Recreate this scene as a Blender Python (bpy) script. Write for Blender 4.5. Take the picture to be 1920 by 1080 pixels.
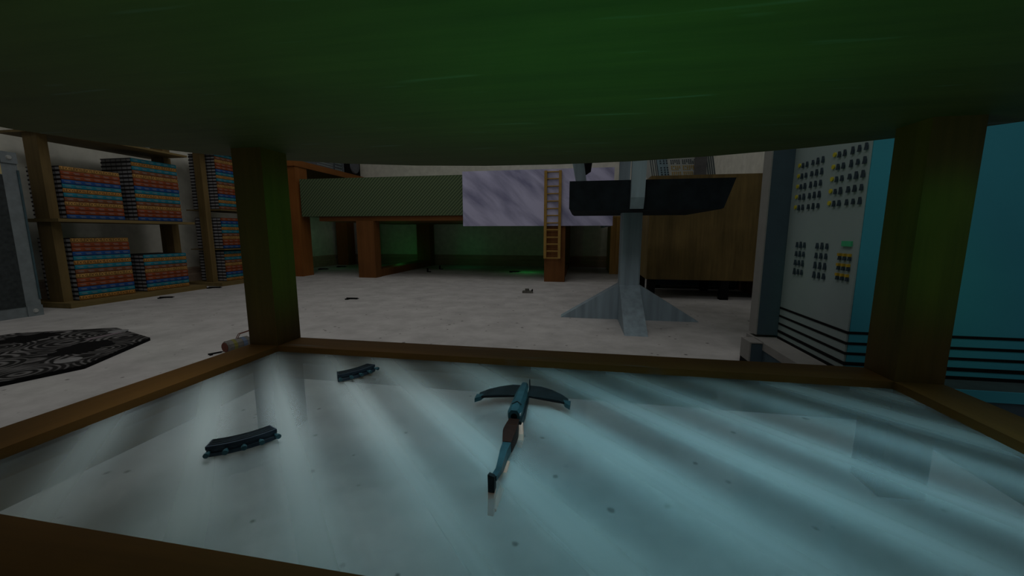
import bpy, bmesh, math, random
from mathutils import Vector, Matrix
random.seed(7)
scn = bpy.context.scene
for o in list(bpy.data.objects):
    bpy.data.objects.remove(o)

S = 0.35                      # metres per scene unit (one unit = camera height)
PI = math.pi

# ------------------------------------------------------------------ camera
cam_d = bpy.data.cameras.new('camera')
cam = bpy.data.objects.new('camera', cam_d)
scn.collection.objects.link(cam)
scn.camera = cam
cam_d.sensor_fit = 'HORIZONTAL'
cam_d.sensor_width = 36.0
cam_d.lens = 36.0 * 720.0 / 1920.0
cam_d.clip_start = 0.01
cam_d.clip_end = 100
cam.location = (0, 0, 1.0 * S)
cam.rotation_euler = (math.radians(90 - 8.130), 0, math.radians(10.138))

# ------------------------------------------------------------------ world, lights, exposure
w = bpy.data.worlds.new('world')
scn.world = w
w.use_nodes = True
w.node_tree.nodes['Background'].inputs[0].default_value = (0.55, 0.6, 0.6, 1)
w.node_tree.nodes['Background'].inputs[1].default_value = 0.02
scn.view_settings.view_transform = 'Standard'
scn.view_settings.look = 'None'
scn.view_settings.exposure = 0.0
scn.view_settings.gamma = 1.0
scn.view_settings.use_curve_mapping = False


def area(name, loc, size, power, col, rot=(0, 0, 0), spread=180):
    l = bpy.data.lights.new(name, 'AREA')
    l.shape = 'RECTANGLE'
    l.size, l.size_y = size[0] * S, size[1] * S
    l.energy = power
    l.color = col
    l.spread = math.radians(spread)
    o = bpy.data.objects.new(name, l)
    scn.collection.objects.link(o)
    o.location = Vector(loc) * S
    o.rotation_euler = rot
    return o


def point(name, loc, power, col, radius=0.02):
    l = bpy.data.lights.new(name, 'POINT')
    l.energy = power
    l.color = col
    l.shadow_soft_size = radius
    o = bpy.data.objects.new(name, l)
    scn.collection.objects.link(o)
    o.location = Vector(loc) * S
    return o


area('ceiling_lamp', (-2.6, 5.2, 6.9), (4.0, 5.0), 7.5, (1.0, 0.98, 0.94))
area('ceiling_lamp', (-0.5, -1.2, 6.9), (4.0, 3.0), 9.0, (1.0, 0.98, 0.95))
# under the low table: green lamp shining up, unseen pale fill lights added shining down
area('table_glow', (-0.05, 0.95, 0.50), (0.7, 0.4), 0.30, (0.06, 1.0, 0.16), rot=(PI, 0, 0))
area('shelf_fill_light', (-0.92, 1.04, 1.37), (1.0, 0.3), 0.145, (0.97, 1.0, 1.0), spread=75)
area('shelf_fill_light', (0.30, 1.00, 1.37), (1.6, 0.3), 0.25, (0.50, 0.88, 1.0), spread=80)


def spot(name, loc, aim, power, col, deg):
    l = bpy.data.lights.new(name, 'SPOT')
    l.energy = power
    l.color = col
    l.spot_size = math.radians(deg)
    l.spot_blend = 0.8
    l.shadow_soft_size = 0.02
    o = bpy.data.objects.new(name, l)
    scn.collection.objects.link(o)
    o.location = Vector(loc) * S
    o.rotation_euler = (Vector(aim) - Vector(loc)).to_track_quat('-Z', 'Y').to_euler()
    return o


spot('leg_fill_spot', (0.05, 1.25, 1.25), (-1.43, 1.66, 0.95), 0.95, (0.06, 1.0, 0.22), 29)  # green fill spots added to tint the two far legs, no fixtures there
spot('leg_fill_spot', (0.75, 0.55, 1.25), (1.24, 1.57, 0.95), 0.75, (0.06, 1.0, 0.22), 30)
# green glow under the bed
point('bed_glow', (-1.35, 9.75, 0.35), 0.07, (0.04, 1.0, 0.16))
point('bed_glow', (-3.3, 10.9, 0.6), 0.03, (0.06, 1.0, 0.3))
point('bed_glow', (-6.9, 9.9, 0.8), 0.03, (0.06, 1.0, 0.3))
point('bed_glow', (-5.3, 10.6, 0.35), 0.07, (0.04, 1.0, 0.16))
# cyan light in the gap beside the computer tower
point('tower_glow', (2.0, 1.3, 1.3), 0.06, (0.25, 0.85, 1.0))

# ------------------------------------------------------------------ helpers
MATS = {}


def nodes(name):
    m = bpy.data.materials.new(name)
    m.use_nodes = True
    nt = m.node_tree
    b = nt.nodes['Principled BSDF']
    return m, nt, b


def N(nt, t, **kw):
    n = nt.nodes.new(t)
    for k, v in kw.items():
        setattr(n, k, v)
    return n


def flat(name, col, rough=0.7, metal=0.0, noise=0.15, scale=30, spec=0.3, stretch=(1, 1, 1)):
    """plain colour broken up by a soft noise"""
    if name in MATS:
        return MATS[name]
    m, nt, b = nodes(name)
    tc = N(nt, 'ShaderNodeTexCoord')
    mp = N(nt, 'ShaderNodeMapping')
    mp.inputs['Scale'].default_value = stretch
    nz = N(nt, 'ShaderNodeTexNoise')
    nz.inputs['Scale'].default_value = scale
    nz.inputs['Detail'].default_value = 5
    rp = N(nt, 'ShaderNodeValToRGB')
    rp.color_ramp.elements[0].position = 0.3
    rp.color_ramp.elements[1].position = 0.7
    lo = [c * (1 - noise) for c in col]
    hi = [min(1, c * (1 + noise)) for c in col]
    rp.color_ramp.elements[0].color = (*lo, 1)
    rp.color_ramp.elements[1].color = (*hi, 1)
    L = nt.links.new
    L(tc.outputs['Object'], mp.inputs[0])
    L(mp.outputs[0], nz.inputs['Vector'])
    L(nz.outputs[0], rp.inputs[0])
    L(rp.outputs[0], b.inputs['Base Color'])
    b.inputs['Roughness'].default_value = rough
    b.inputs['Metallic'].default_value = metal
    b.inputs['Specular IOR Level'].default_value = spec
    MATS[name] = m
    return m


def wood(name, c1, c2, axis='Z', scale=9.0, rough=0.65, streak=0.06, scratches=False, spec=0.25):
    if name in MATS:
        return MATS[name]
    m, nt, b = nodes(name)
    L = nt.links.new
    tc = N(nt, 'ShaderNodeTexCoord')
    mp = N(nt, 'ShaderNodeMapping')
    sc = {'X': (streak, 1, 1), 'Y': (1, streak, 1), 'Z': (1, 1, streak)}[axis]
    mp.inputs['Scale'].default_value = sc
    n1 = N(nt, 'ShaderNodeTexNoise')
    n1.inputs['Scale'].default_value = scale * 4
    n1.inputs['Detail'].default_value = 8
    n1.inputs['Roughness'].default_value = 0.7
    n2 = N(nt, 'ShaderNodeTexNoise')
    n2.inputs['Scale'].default_value = scale * 0.6
    n2.inputs['Detail'].default_value = 3
    mx = N(nt, 'ShaderNodeMath', operation='MULTIPLY_ADD')
    mx.inputs[1].default_value = 0.65
    rp = N(nt, 'ShaderNodeValToRGB')
    rp.color_ramp.elements[0].position = 0.35
    rp.color_ramp.elements[1].position = 0.72
    rp.color_ramp.elements[0].color = (*c1, 1)
    rp.color_ramp.elements[1].color = (*c2, 1)
    ml = N(nt, 'ShaderNodeMath', operation='MULTIPLY')
    ml.inputs[1].default_value = 0.4
    L(tc.outputs['Object'], mp.inputs[0])
    L(mp.outputs[0], n1.inputs['Vector'])
    L(tc.outputs['Object'], n2.inputs['Vector'])
    L(n2.outputs[0], ml.inputs[0])
    L(n1.outputs[0], mx.inputs[0])
    L(ml.outputs[0], mx.inputs[2])
    L(mx.outputs[0], rp.inputs[0])
    out = rp.outputs[0]
    if scratches:
        mp2 = N(nt, 'ShaderNodeMapping')
        mp2.inputs['Rotation'].default_value = (0, 0, 0.12)
        mp2.inputs['Scale'].default_value = (1.6, 16, 1)
        n3 = N(nt, 'ShaderNodeTexNoise')
        n3.inputs['Scale'].default_value = 4.0
        n3.inputs['Detail'].default_value = 2
        r3 = N(nt, 'ShaderNodeValToRGB')
        r3.color_ramp.elements[0].position = 0.66
        r3.color_ramp.elements[1].position = 0.76
        mc = N(nt, 'ShaderNodeMix', data_type='RGBA')
        mc.inputs['B'].default_value = (0.12, 0.15, 0.16, 1)
        L(tc.outputs['Object'], mp2.inputs[0])
        L(mp2.outputs[0], n3.inputs['Vector'])
        L(n3.outputs[0], r3.inputs[0])
        ms = N(nt, 'ShaderNodeMath', operation='MULTIPLY')
        ms.inputs[1].default_value = 0.6
        L(r3.outputs[0], ms.inputs[0])
        L(ms.outputs[0], mc.inputs['Factor'])
        L(out, mc.inputs['A'])
        out = mc.outputs['Result']
    L(out, b.inputs['Base Color'])
    b.inputs['Roughness'].default_value = rough
    b.inputs['Specular IOR Level'].default_value = spec
    MATS[name] = m
    return m


class BM:
    """collects shapes in scene units"""
    def __init__(self):
        self.b = bmesh.new()

    def poly(self, vs, faces):
        v = [self.b.verts.new(Vector(p)) for p in vs]
        for f in faces:
            try:
                self.b.faces.new([v[i] for i in f])
            except ValueError:
                pass
        return v

    def box(self, x0, x1, y0, y1, z0, z1, M=None, taper=None):
        vs = [(x0, y0, z0), (x1, y0, z0), (x1, y1, z0), (x0, y1, z0),
              (x0, y0, z1), (x1, y0, z1), (x1, y1, z1), (x0, y1, z1)]
        if taper:
            cx, cy = (x0 + x1) / 2, (y0 + y1) / 2
            vs = vs[:4] + [(cx + (p[0] - cx) * taper, cy + (p[1] - cy) * taper, p[2]) for p in vs[4:]]
        if M:
            vs = [M @ Vector(p) for p in vs]
        self.poly(vs, [(3, 2, 1, 0), (4, 5, 6, 7), (0, 1, 5, 4), (1, 2, 6, 5), (2, 3, 7, 6), (3, 0, 4, 7)])
        return self

    def bar(self, a, b, wx, wz, up=(0, 0, 1), taper=1.0):
        """rectangular bar from a to b"""
        a, b = Vector(a), Vector(b)
        d = (b - a)
        l = d.length
        d.normalize()
        u = Vector(up)
        s = d.cross(u).normalized()
        u = s.cross(d).normalized()
        vs = []
        for p, k in ((a, 1), (b, taper)):
            for sx, sz in ((-1, -1), (1, -1), (1, 1), (-1, 1)):
                vs.append(p + s * sx * wx / 2 * k + u * sz * wz / 2 * k)
        self.poly(vs, [(3, 2, 1, 0), (4, 5, 6, 7), (0, 1, 5, 4), (1, 2, 6, 5), (2, 3, 7, 6), (3, 0, 4, 7)])
        return self

    def prism(self, pts, axis, a, b):
        """outline pts (2D) extruded along axis from a to b"""
        def mk(p, t):
            return {'X': (t, p[0], p[1]), 'Y': (p[0], t, p[1]), 'Z': (p[0], p[1], t)}[axis]
        n = len(pts)
        vs = [mk(p, a) for p in pts] + [mk(p, b) for p in pts]
        fs = [tuple(range(n - 1, -1, -1)), tuple(range(n, 2 * n))]
        fs += [(i, (i + 1) % n, n + (i + 1) % n, n + i) for i in range(n)]
        self.poly(vs, fs)
        return self

    def cyl(self, a, b, r, seg=16, r2=None):
        a, b = Vector(a), Vector(b)
        d = (b - a).normalized()
        u = Vector((0, 0, 1)) if abs(d.z) < 0.9 else Vector((1, 0, 0))
        s = d.cross(u).normalized()
        u = s.cross(d)
        r2 = r if r2 is None else r2
        vs = []
        for p, k in ((a, r), (b, r2)):
            for i in range(seg):
                t = 2 * PI * i / seg
                vs.append(p + s * math.cos(t) * k + u * math.sin(t) * k)
        fs = [tuple(range(seg - 1, -1, -1)), tuple(range(seg, 2 * seg))]
        fs += [(i, (i + 1) % seg, seg + (i + 1) % seg, seg + i) for i in range(seg)]
        self.poly(vs, fs)
        return self

    def tube(self, pts, r, seg=8):
        for p, q in zip(pts[:-1], pts[1:]):
            self.cyl(p, q, r, seg)
        return self

    def sweep(self, rings):
        """rings: lists of points of equal length, capped"""
        n = len(rings[0])
        vs = [p for r in rings for p in r]
        fs = [tuple(range(n - 1, -1, -1)), tuple(range((len(rings) - 1) * n, len(rings) * n))]
        for k in range(len(rings) - 1):
            for i in range(n):
                fs.append((k * n + i, k * n + (i + 1) % n, (k + 1) * n + (i + 1) % n, (k + 1) * n + i))
        self.poly(vs, fs)
        return self

    def mesh(self, name, org=(0, 0, 0), bevel=0.0):
        bmesh.ops.recalc_face_normals(self.b, faces=self.b.faces[:])
        if bevel:
            bmesh.ops.bevel(self.b, geom=self.b.edges[:], offset=bevel, segments=1, affect='EDGES', profile=0.5)
        o = Vector(org)
        for v in self.b.verts:
            v.co = (v.co - o) * S
        me = bpy.data.meshes.new(name)
        self.b.to_mesh(me)
        self.b.free()
        return me


def link(name, me, mat, parent=None, loc=None):
    o = bpy.data.objects.new(name, me)
    scn.collection.objects.link(o)
    if mat is not None and len(me.materials) == 0:
        me.materials.append(mat)
    if parent:
        o.parent = parent
    if loc is not None:
        o.location = Vector(loc) * S
    return o


def tag(o, label, cat, group=None):
    o['label'] = label
    o['category'] = cat
    if group:
        o['group'] = group
    return o


def thing(name, label, cat, loc, group=None, rz=0.0):
    o = bpy.data.objects.new(name, None)
    o.empty_display_size = 0.05
    scn.collection.objects.link(o)
    o.location = Vector(loc) * S
    o.rotation_euler = (0, 0, rz)
    return tag(o, label, cat, group)


def part(name, bm, mat, root, org=None, bevel=0.0, label=None):
    """bm in scene units in world position; root is the Empty (org = its world place) or a part"""
    if org is None:
        org = root.get('_o', None) or tuple(Vector(root.location) / S)
    o = link(name, bm.mesh(name, org, bevel), mat, root)
    if label:
        o['label'] = label
    return o


def sub(name, bm, mat, prt, label=None, bevel=0.0):
    """sub-part: its part sits at the thing's origin, so the same origin is used"""
    org = tuple(Vector(prt.parent.location) / S)
    o = link(name, bm.mesh(name, org, bevel), mat, prt)
    if label:
        o['label'] = label
    return o


def struct(name, bm, mat):
    o = link(name, bm.mesh(name), mat)
    o['kind'] = 'structure'
    return o


def text_mesh(txt, size):
    cu = bpy.data.curves.new('lettering', 'FONT')
    cu.body = txt
    cu.size = size
    cu.align_x = 'CENTER'
    cu.align_y = 'CENTER'
    cu.extrude = 0.0
    o = bpy.data.objects.new('lettering', cu)
    scn.collection.objects.link(o)
    dg = bpy.context.evaluated_depsgraph_get()
    me = bpy.data.meshes.new_from_object(o.evaluated_get(dg))
    bpy.data.objects.remove(o)
    return me


# ------------------------------------------------------------------ materials
def floor_mat():
    m, nt, b = nodes('floor_terrazzo')
    L = nt.links.new
    tc = N(nt, 'ShaderNodeTexCoord')
    n1 = N(nt, 'ShaderNodeTexNoise')
    n1.inputs['Scale'].default_value = 9
    n1.inputs['Detail'].default_value = 8
    n1.inputs['Roughness'].default_value = 0.65
    r1 = N(nt, 'ShaderNodeValToRGB')
    r1.color_ramp.elements[0].position = 0.3
    r1.color_ramp.elements[1].position = 0.7
    r1.color_ramp.elements[0].color = (0.40, 0.393, 0.395, 1)
    r1.color_ramp.elements[1].color = (0.58, 0.57, 0.572, 1)
    vo = N(nt, 'ShaderNodeTexVoronoi')
    vo.inputs['Scale'].default_value = 24
    vo.inputs['Randomness'].default_value = 1
    n2 = N(nt, 'ShaderNodeTexNoise')
    n2.inputs['Scale'].default_value = 30
    ad = N(nt, 'ShaderNodeMath', operation='MULTIPLY_ADD')
    ad.inputs[1].default_value = 0.35
    L(n2.outputs[0], ad.inputs[0])
    L(vo.outputs['Distance'], ad.inputs[2])
    r2 = N(nt, 'ShaderNodeValToRGB')
    r2.color_ramp.elements[0].position = 0.21
    r2.color_ramp.elements[1].position = 0.29
    mc = N(nt, 'ShaderNodeMix', data_type='RGBA')
    mc.inputs['A'].default_value = (0.17, 0.16, 0.16, 1)
    L(tc.outputs['Object'], n1.inputs['Vector'])
    L(tc.outputs['Object'], vo.inputs['Vector'])
    L(tc.outputs['Object'], n2.inputs['Vector'])
    L(n1.outputs[0], r1.inputs[0])
    L(ad.outputs[0], r2.inputs[0])
    L(r2.outputs[0], mc.inputs['Factor'])
    L(r1.outputs[0], mc.inputs['B'])
    L(mc.outputs['Result'], b.inputs['Base Color'])
    b.inputs['Roughness'].default_value = 0.85
    b.inputs['Specular IOR Level'].default_value = 0.15
    return m


def glass_mat():
    """pale streaky glass: part see-through, part milky"""
    m, nt, b = nodes('streaky_glass')
    L = nt.links.new
    tc = N(nt, 'ShaderNodeTexCoord')
    mp = N(nt, 'ShaderNodeMapping', vector_type='TEXTURE')
    mp.inputs['Rotation'].default_value = (0, 0, math.radians(135))
    mp.inputs['Scale'].default_value = (9.0, 0.29, 1)
    nz = N(nt, 'ShaderNodeTexNoise')
    nz.inputs['Scale'].default_value = 5.5
    nz.inputs['Detail'].default_value = 4
    nz.inputs['Roughness'].default_value = 0.55
    rp = N(nt, 'ShaderNodeValToRGB')
    rp.color_ramp.elements[0].position = 0.33
    rp.color_ramp.elements[1].position = 0.70
    rp.color_ramp.elements[0].color = (0.50, 0.60, 0.64, 1)
    rp.color_ramp.elements[1].color = (0.70, 0.82, 0.85, 1)
    df = N(nt, 'ShaderNodeBsdfDiffuse')
    tr = N(nt, 'ShaderNodeBsdfTransparent')
    tr.inputs[0].default_value = (0.92, 0.97, 0.97, 1)
    gl = N(nt, 'ShaderNodeBsdfGlossy')
    gl.inputs['Roughness'].default_value = 0.08
    fr = N(nt, 'ShaderNodeFresnel')
    fr.inputs[0].default_value = 1.2
    mx = N(nt, 'ShaderNodeMixShader')
    sm = N(nt, 'ShaderNodeMapRange')
    sm.inputs['From Min'].default_value = 0.25
    sm.inputs['From Max'].default_value = 0.75
    sm.inputs['To Min'].default_value = 0.10
    sm.inputs['To Max'].default_value = 0.34
    L(sm.outputs[0], mx.inputs[0])
    m2 = N(nt, 'ShaderNodeMixShader')
    L(tc.outputs['Object'], mp.inputs[0])
    L(mp.outputs[0], nz.inputs['Vector'])
    wv = N(nt, 'ShaderNodeTexWave', wave_type='BANDS', bands_direction='Y')
    wv.inputs['Scale'].default_value = 1.15
    wv.inputs['Distortion'].default_value = 5.0
    wv.inputs['Detail'].default_value = 3
    wv.inputs['Detail Scale'].default_value = 0.8
    L(mp.outputs[0], wv.inputs['Vector'])
    wm = N(nt, 'ShaderNodeMath', operation='MULTIPLY_ADD')
    wm.inputs[1].default_value = 0.42
    wo = N(nt, 'ShaderNodeMath', operation='MULTIPLY')
    wo.inputs[1].default_value = 0.58
    L(nz.outputs[0], wo.inputs[0])
    L(wv.outputs['Fac'], wm.inputs[0])
    L(wo.outputs[0], wm.inputs[2])
    L(wm.outputs[0], rp.inputs[0])
    L(wm.outputs[0], sm.inputs['Value'])
    L(rp.outputs[0], df.inputs[0])
    L(tr.outputs[0], mx.inputs[1])
    L(df.outputs[0], mx.inputs[2])
    mf = N(nt, 'ShaderNodeMath', operation='MULTIPLY')
    mf.inputs[1].default_value = 0.15
    L(fr.outputs[0], mf.inputs[0])
    L(mf.outputs[0], m2.inputs[0])
    L(mx.outputs[0], m2.inputs[1])
    L(gl.outputs[0], m2.inputs[2])
    L(m2.outputs[0], nt.nodes['Material Output'].inputs[0])
    nt.nodes.remove(b)
    return m


def stripe_mat(name, c1, c2, ang, period, noise=0.2, soft=0.5):
    """diagonal stripes in the X-Z plane"""
    m, nt, b = nodes(name)
    L = nt.links.new
    tc = N(nt, 'ShaderNodeTexCoord')
    mp = N(nt, 'ShaderNodeMapping')
    mp.inputs['Rotation'].default_value = (0, ang, 0)
    wv = N(nt, 'ShaderNodeTexWave', wave_type='BANDS', bands_direction='X')
    wv.inputs['Scale'].default_value = 0.314 / period
    wv.inputs['Distortion'].default_value = noise
    wv.inputs['Detail'].default_value = 2
    wv.inputs['Detail Scale'].default_value = 1.5
    rp = N(nt, 'ShaderNodeValToRGB')
    rp.color_ramp.elements[0].position = 0.5 - soft / 2
    rp.color_ramp.elements[1].position = 0.5 + soft / 2
    rp.color_ramp.elements[0].color = (*c1, 1)
    rp.color_ramp.elements[1].color = (*c2, 1)
    L(tc.outputs['Object'], mp.inputs[0])
    L(mp.outputs[0], wv.inputs['Vector'])
    L(wv.outputs['Color'], rp.inputs[0])
    L(rp.outputs[0], b.inputs['Base Color'])
    b.inputs['Roughness'].default_value = 0.9
    b.inputs['Specular IOR Level'].default_value = 0.1
    return m


def blanket_mat():
    m, nt, b = nodes('lilac_blanket')
    L = nt.links.new
    tc = N(nt, 'ShaderNodeTexCoord')
    mp = N(nt, 'ShaderNodeMapping', vector_type='TEXTURE')
    mp.inputs['Rotation'].default_value = (0, math.radians(42), 0)
    mp.inputs['Scale'].default_value = (1.1, 1.0, 0.26)
    nz = N(nt, 'ShaderNodeTexNoise')
    nz.inputs['Scale'].default_value = 2.9
    nz.inputs['Detail'].default_value = 6
    nz.inputs['Distortion'].default_value = 0.35
    rp = N(nt, 'ShaderNodeValToRGB')
    rp.color_ramp.elements[0].position = 0.34
    rp.color_ramp.elements[1].position = 0.60
    rp.color_ramp.elements[0].color = (0.29, 0.29, 0.47, 1)
    rp.color_ramp.elements[1].color = (0.62, 0.61, 0.86, 1)
    L(tc.outputs['Object'], mp.inputs[0])
    L(mp.outputs[0], nz.inputs['Vector'])
    L(nz.outputs[0], rp.inputs[0])
    L(rp.outputs[0], b.inputs['Base Color'])
    b.inputs['Roughness'].default_value = 0.95
    b.inputs['Specular IOR Level'].default_value = 0.05
    return m


def plate_mat():
    """dark engraved swirls with black holes"""
    m, nt, b = nodes('engraved_black_plate')
    L = nt.links.new
    tc = N(nt, 'ShaderNodeTexCoord')
    wv = N(nt, 'ShaderNodeTexWave', wave_type='RINGS', rings_direction='Z')
    vo = N(nt, 'ShaderNodeTexVoronoi')
    vo.inputs['Scale'].default_value = 8
    sn = N(nt, 'ShaderNodeMath', operation='MULTIPLY')
    sn.inputs[1].default_value = 60
    s2 = N(nt, 'ShaderNodeMath', operation='SINE')
    nz = N(nt, 'ShaderNodeTexNoise')
    nz.inputs['Scale'].default_value = 14
    nz.inputs['Detail'].default_value = 4
    ma = N(nt, 'ShaderNodeMath', operation='MULTIPLY_ADD')
    ma.inputs[1].default_value = 0.22
    L(tc.outputs['Object'], vo.inputs['Vector'])
    L(tc.outputs['Object'], nz.inputs['Vector'])
    L(vo.outputs['Distance'], sn.inputs[0])
    L(sn.outputs[0], s2.inputs[0])
    L(s2.outputs[0], ma.inputs[0])
    L(nz.outputs[0], ma.inputs[2])
    rp = N(nt, 'ShaderNodeValToRGB')
    rp.color_ramp.elements[0].position = 0.45
    rp.color_ramp.elements[1].position = 0.80
    rp.color_ramp.elements[0].color = (0.010, 0.010, 0.011, 1)
    rp.color_ramp.elements[1].color = (0.19, 0.185, 0.19, 1)
    L(ma.outputs[0], rp.inputs[0])
    L(rp.outputs[0], b.inputs['Base Color'])
    nt.nodes.remove(wv)
    b.inputs['Roughness'].default_value = 0.7
    b.inputs['Specular IOR Level'].default_value = 0.2
    return m


def page_mat():
    """page ends, broken by dark gaps along X"""
    m, nt, b = nodes('book_pages')
    L = nt.links.new
    tc = N(nt, 'ShaderNodeTexCoord')
    sp = N(nt, 'ShaderNodeSeparateXYZ')
    md = N(nt, 'ShaderNodeMath', operation='PINGPONG')
    md.inputs[1].default_value = 0.0175
    rp = N(nt, 'ShaderNodeValToRGB')
    rp.color_ramp.elements[0].position = 0.0006
    rp.color_ramp.elements[1].position = 0.0016
    rp.color_ramp.elements[0].color = (0.02, 0.02, 0.02, 1)
    rp.color_ramp.elements[1].color = (0.36, 0.36, 0.39, 1)
    L(tc.outputs['Object'], sp.inputs[0])
    L(sp.outputs[0], md.inputs[0])
    L(md.outputs[0], rp.inputs[0])
    L(rp.outputs[0], b.inputs['Base Color'])
    b.inputs['Roughness'].default_value = 0.9
    return m


M_floor = floor_mat()
M_wall = flat('plaster_wall', (0.80, 0.80, 0.725), 0.95, noise=0.09, scale=22, spec=0.1)
M_ceil = flat('white_ceiling', (0.7, 0.7, 0.68), 0.95, noise=0.04, scale=10, spec=0.1)
M_base = wood('skirting_wood', (0.34, 0.25, 0.19), (0.50, 0.38, 0.29), 'X')
M_base_red = wood('red_skirting_wood', (0.16, 0.07, 0.055), (0.26, 0.12, 0.09), 'Y')
M_table = wood('table_wood', (0.085, 0.040, 0.006), (0.17, 0.078, 0.012), 'X', scratches=True)
M_tablev = wood('table_leg_wood', (0.06, 0.036, 0.006), (0.135, 0.080, 0.014), 'Z')
M_tabley = wood('table_side_wood', (0.085, 0.040, 0.006), (0.17, 0.078, 0.012), 'Y')
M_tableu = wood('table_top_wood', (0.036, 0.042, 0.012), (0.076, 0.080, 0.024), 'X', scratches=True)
M_glass = glass_mat()
M_bed = wood('bed_wood', (0.13, 0.05, 0.013), (0.21, 0.085, 0.023), 'Z')
M_bedx = wood('bed_rail_wood', (0.13, 0.05, 0.013), (0.21, 0.085, 0.023), 'X')
M_desk = wood('desk_wood', (0.20, 0.07, 0.015), (0.32, 0.118, 0.027), 'Y')
M_deskv = wood('desk_leg_wood', (0.20, 0.07, 0.015), (0.32, 0.118, 0.027), 'Z')
M_case = wood('bookcase_wood', (0.10, 0.068, 0.025), (0.22, 0.15, 0.058), 'Z')
M_casey = wood('bookcase_shelf_wood', (0.13, 0.095, 0.035), (0.26, 0.185, 0.075), 'Y')
M_cab = wood('cabinet_wood', (0.062, 0.044, 0.014), (0.19, 0.130, 0.045), 'Z')
M_night = wood('nightstand_wood', (0.22, 0.125, 0.035), (0.55, 0.33, 0.09), 'Z', scale=6)
M_mattress = stripe_mat('green_striped_fabric', (0.058, 0.090, 0.050), (0.145, 0.197, 0.108), math.radians(-45), 0.0185, noise=0.1)
M_blanket = blanket_mat()
M_ladder = flat('ochre_wood', (0.36, 0.22, 0.055), 0.7, noise=0.15, scale=30)
M_steel = flat('grey_steel', (0.26, 0.34, 0.40), 0.5, 0.0, noise=0.2, scale=7, spec=0.4, stretch=(6, 6, 0.4))
M_seat = flat('black_upholstery', (0.010, 0.015, 0.019), 0.9, noise=0.35, scale=25, spec=0.15)
M_black = flat('black_plastic', (0.006, 0.006, 0.007), 0.8, noise=0.1, spec=0.1)
M_panel = flat('grey_panel', (0.24, 0.30, 0.31), 0.7, noise=0.06, scale=5)
M_frame = flat('warm_grey_frame', (0.24, 0.235, 0.23), 0.8, noise=0.05)
M_navy = flat('dark_navy_plastic', (0.045, 0.075, 0.10), 0.8, noise=0.06)
M_blue = flat('teal_blue_side', (0.035, 0.26, 0.36), 0.7, noise=0.08, scale=4)
M_btn = flat('dark_switch', (0.02, 0.035, 0.05), 0.5)
M_yel = flat('yellow_lamp', (0.45, 0.38, 0.03), 0.5)
M_org = flat('orange_switch', (0.40, 0.26, 0.02), 0.5)
M_grn = flat('green_display', (0.05, 0.36, 0.18), 0.4)
M_plate = plate_mat()
M_pages = page_mat()
M_gun = flat('teal_gunmetal', (0.028, 0.085, 0.105), 0.45, 0.2, noise=0.35, scale=60)
M_gundk = flat('dark_gunmetal', (0.012, 0.022, 0.026), 0.5, 0.2, noise=0.4, scale=60)
M_grip = wood('dark_red_grip', (0.010, 0.003, 0.0015), (0.038, 0.009, 0.004), 'Z', scale=30)
M_glass_hazed = flat('glass_hazed_metal', (0.98, 0.56, 0.43), 0.6, noise=0.08)  # pale haze of the glass over dark parts, put into their colour
M_clip = flat('blue_black_metal', (0.020, 0.035, 0.055), 0.5, 0.1, noise=0.3, scale=60)
M_amp = flat('grey_amp_vinyl', (0.19, 0.22, 0.24), 0.75, noise=0.12, scale=40)
M_grille = flat('dark_grille_cloth', (0.035, 0.042, 0.045), 0.9, noise=0.3, scale=70)
M_cream = flat('cream_strip', (0.50, 0.42, 0.22), 0.7)
M_chrome = flat('screw_metal', (0.6, 0.62, 0.62), 0.35, 0.6)
M_red = flat('rust_red_paint', (0.12, 0.035, 0.022), 0.6)
M_can = flat('grey_drum', (0.13, 0.125, 0.115), 0.6, noise=0.3, scale=50)

# ------------------------------------------------------------------ the room
XL, XR, YN, YF, ZC = -7.75, 2.84, -3.2, 11.66, 7.0
struct('floor', BM().box(XL - .2, XR + .2, YN - .2, YF + .2, -0.2, 0), M_floor)
struct('ceiling', BM().box(XL - .2, XR + .2, YN - .2, YF + .2, ZC, ZC + .2), M_ceil)
struct('wall_back', BM().box(XL - .2, XR + .2, YF, YF + .2, 0, ZC), M_wall)
struct('wall_front', BM().box(XL - .2, XR + .2, YN - .2, YN, 0, ZC), flat('bounce_dimmed_wall', (0.20, 0.20, 0.18), 0.95, noise=0.09, scale=22, spec=0.1))  # unseen wall, its colour darkened to cut light bounced into the room
struct('wall_left', BM().box(XL - .2, XL, YN, YF, 0, ZC), M_wall)
struct('wall_right', BM().box(XR, XR + .2, YN, YF, 0, ZC), M_wall)
base_prof = lambda s, w0: [(w0, 0), (w0 + s * .07, 0), (w0 + s * .07, .18), (w0 + s * .045, .2), (w0 + s * .045, .30), (w0 + s * .02, .325), (w0, .325)]
struct('baseboard_back', BM().prism(base_prof(-1, YF), 'X', XL, XR), M_base)
struct('baseboard_left', BM().prism(base_prof(1, XL), 'Y', YN, YF - .08), M_base)
struct('baseboard_right', BM().prism(base_prof(-1, XR), 'Y', YN, YF - .08), M_base_red)

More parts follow.
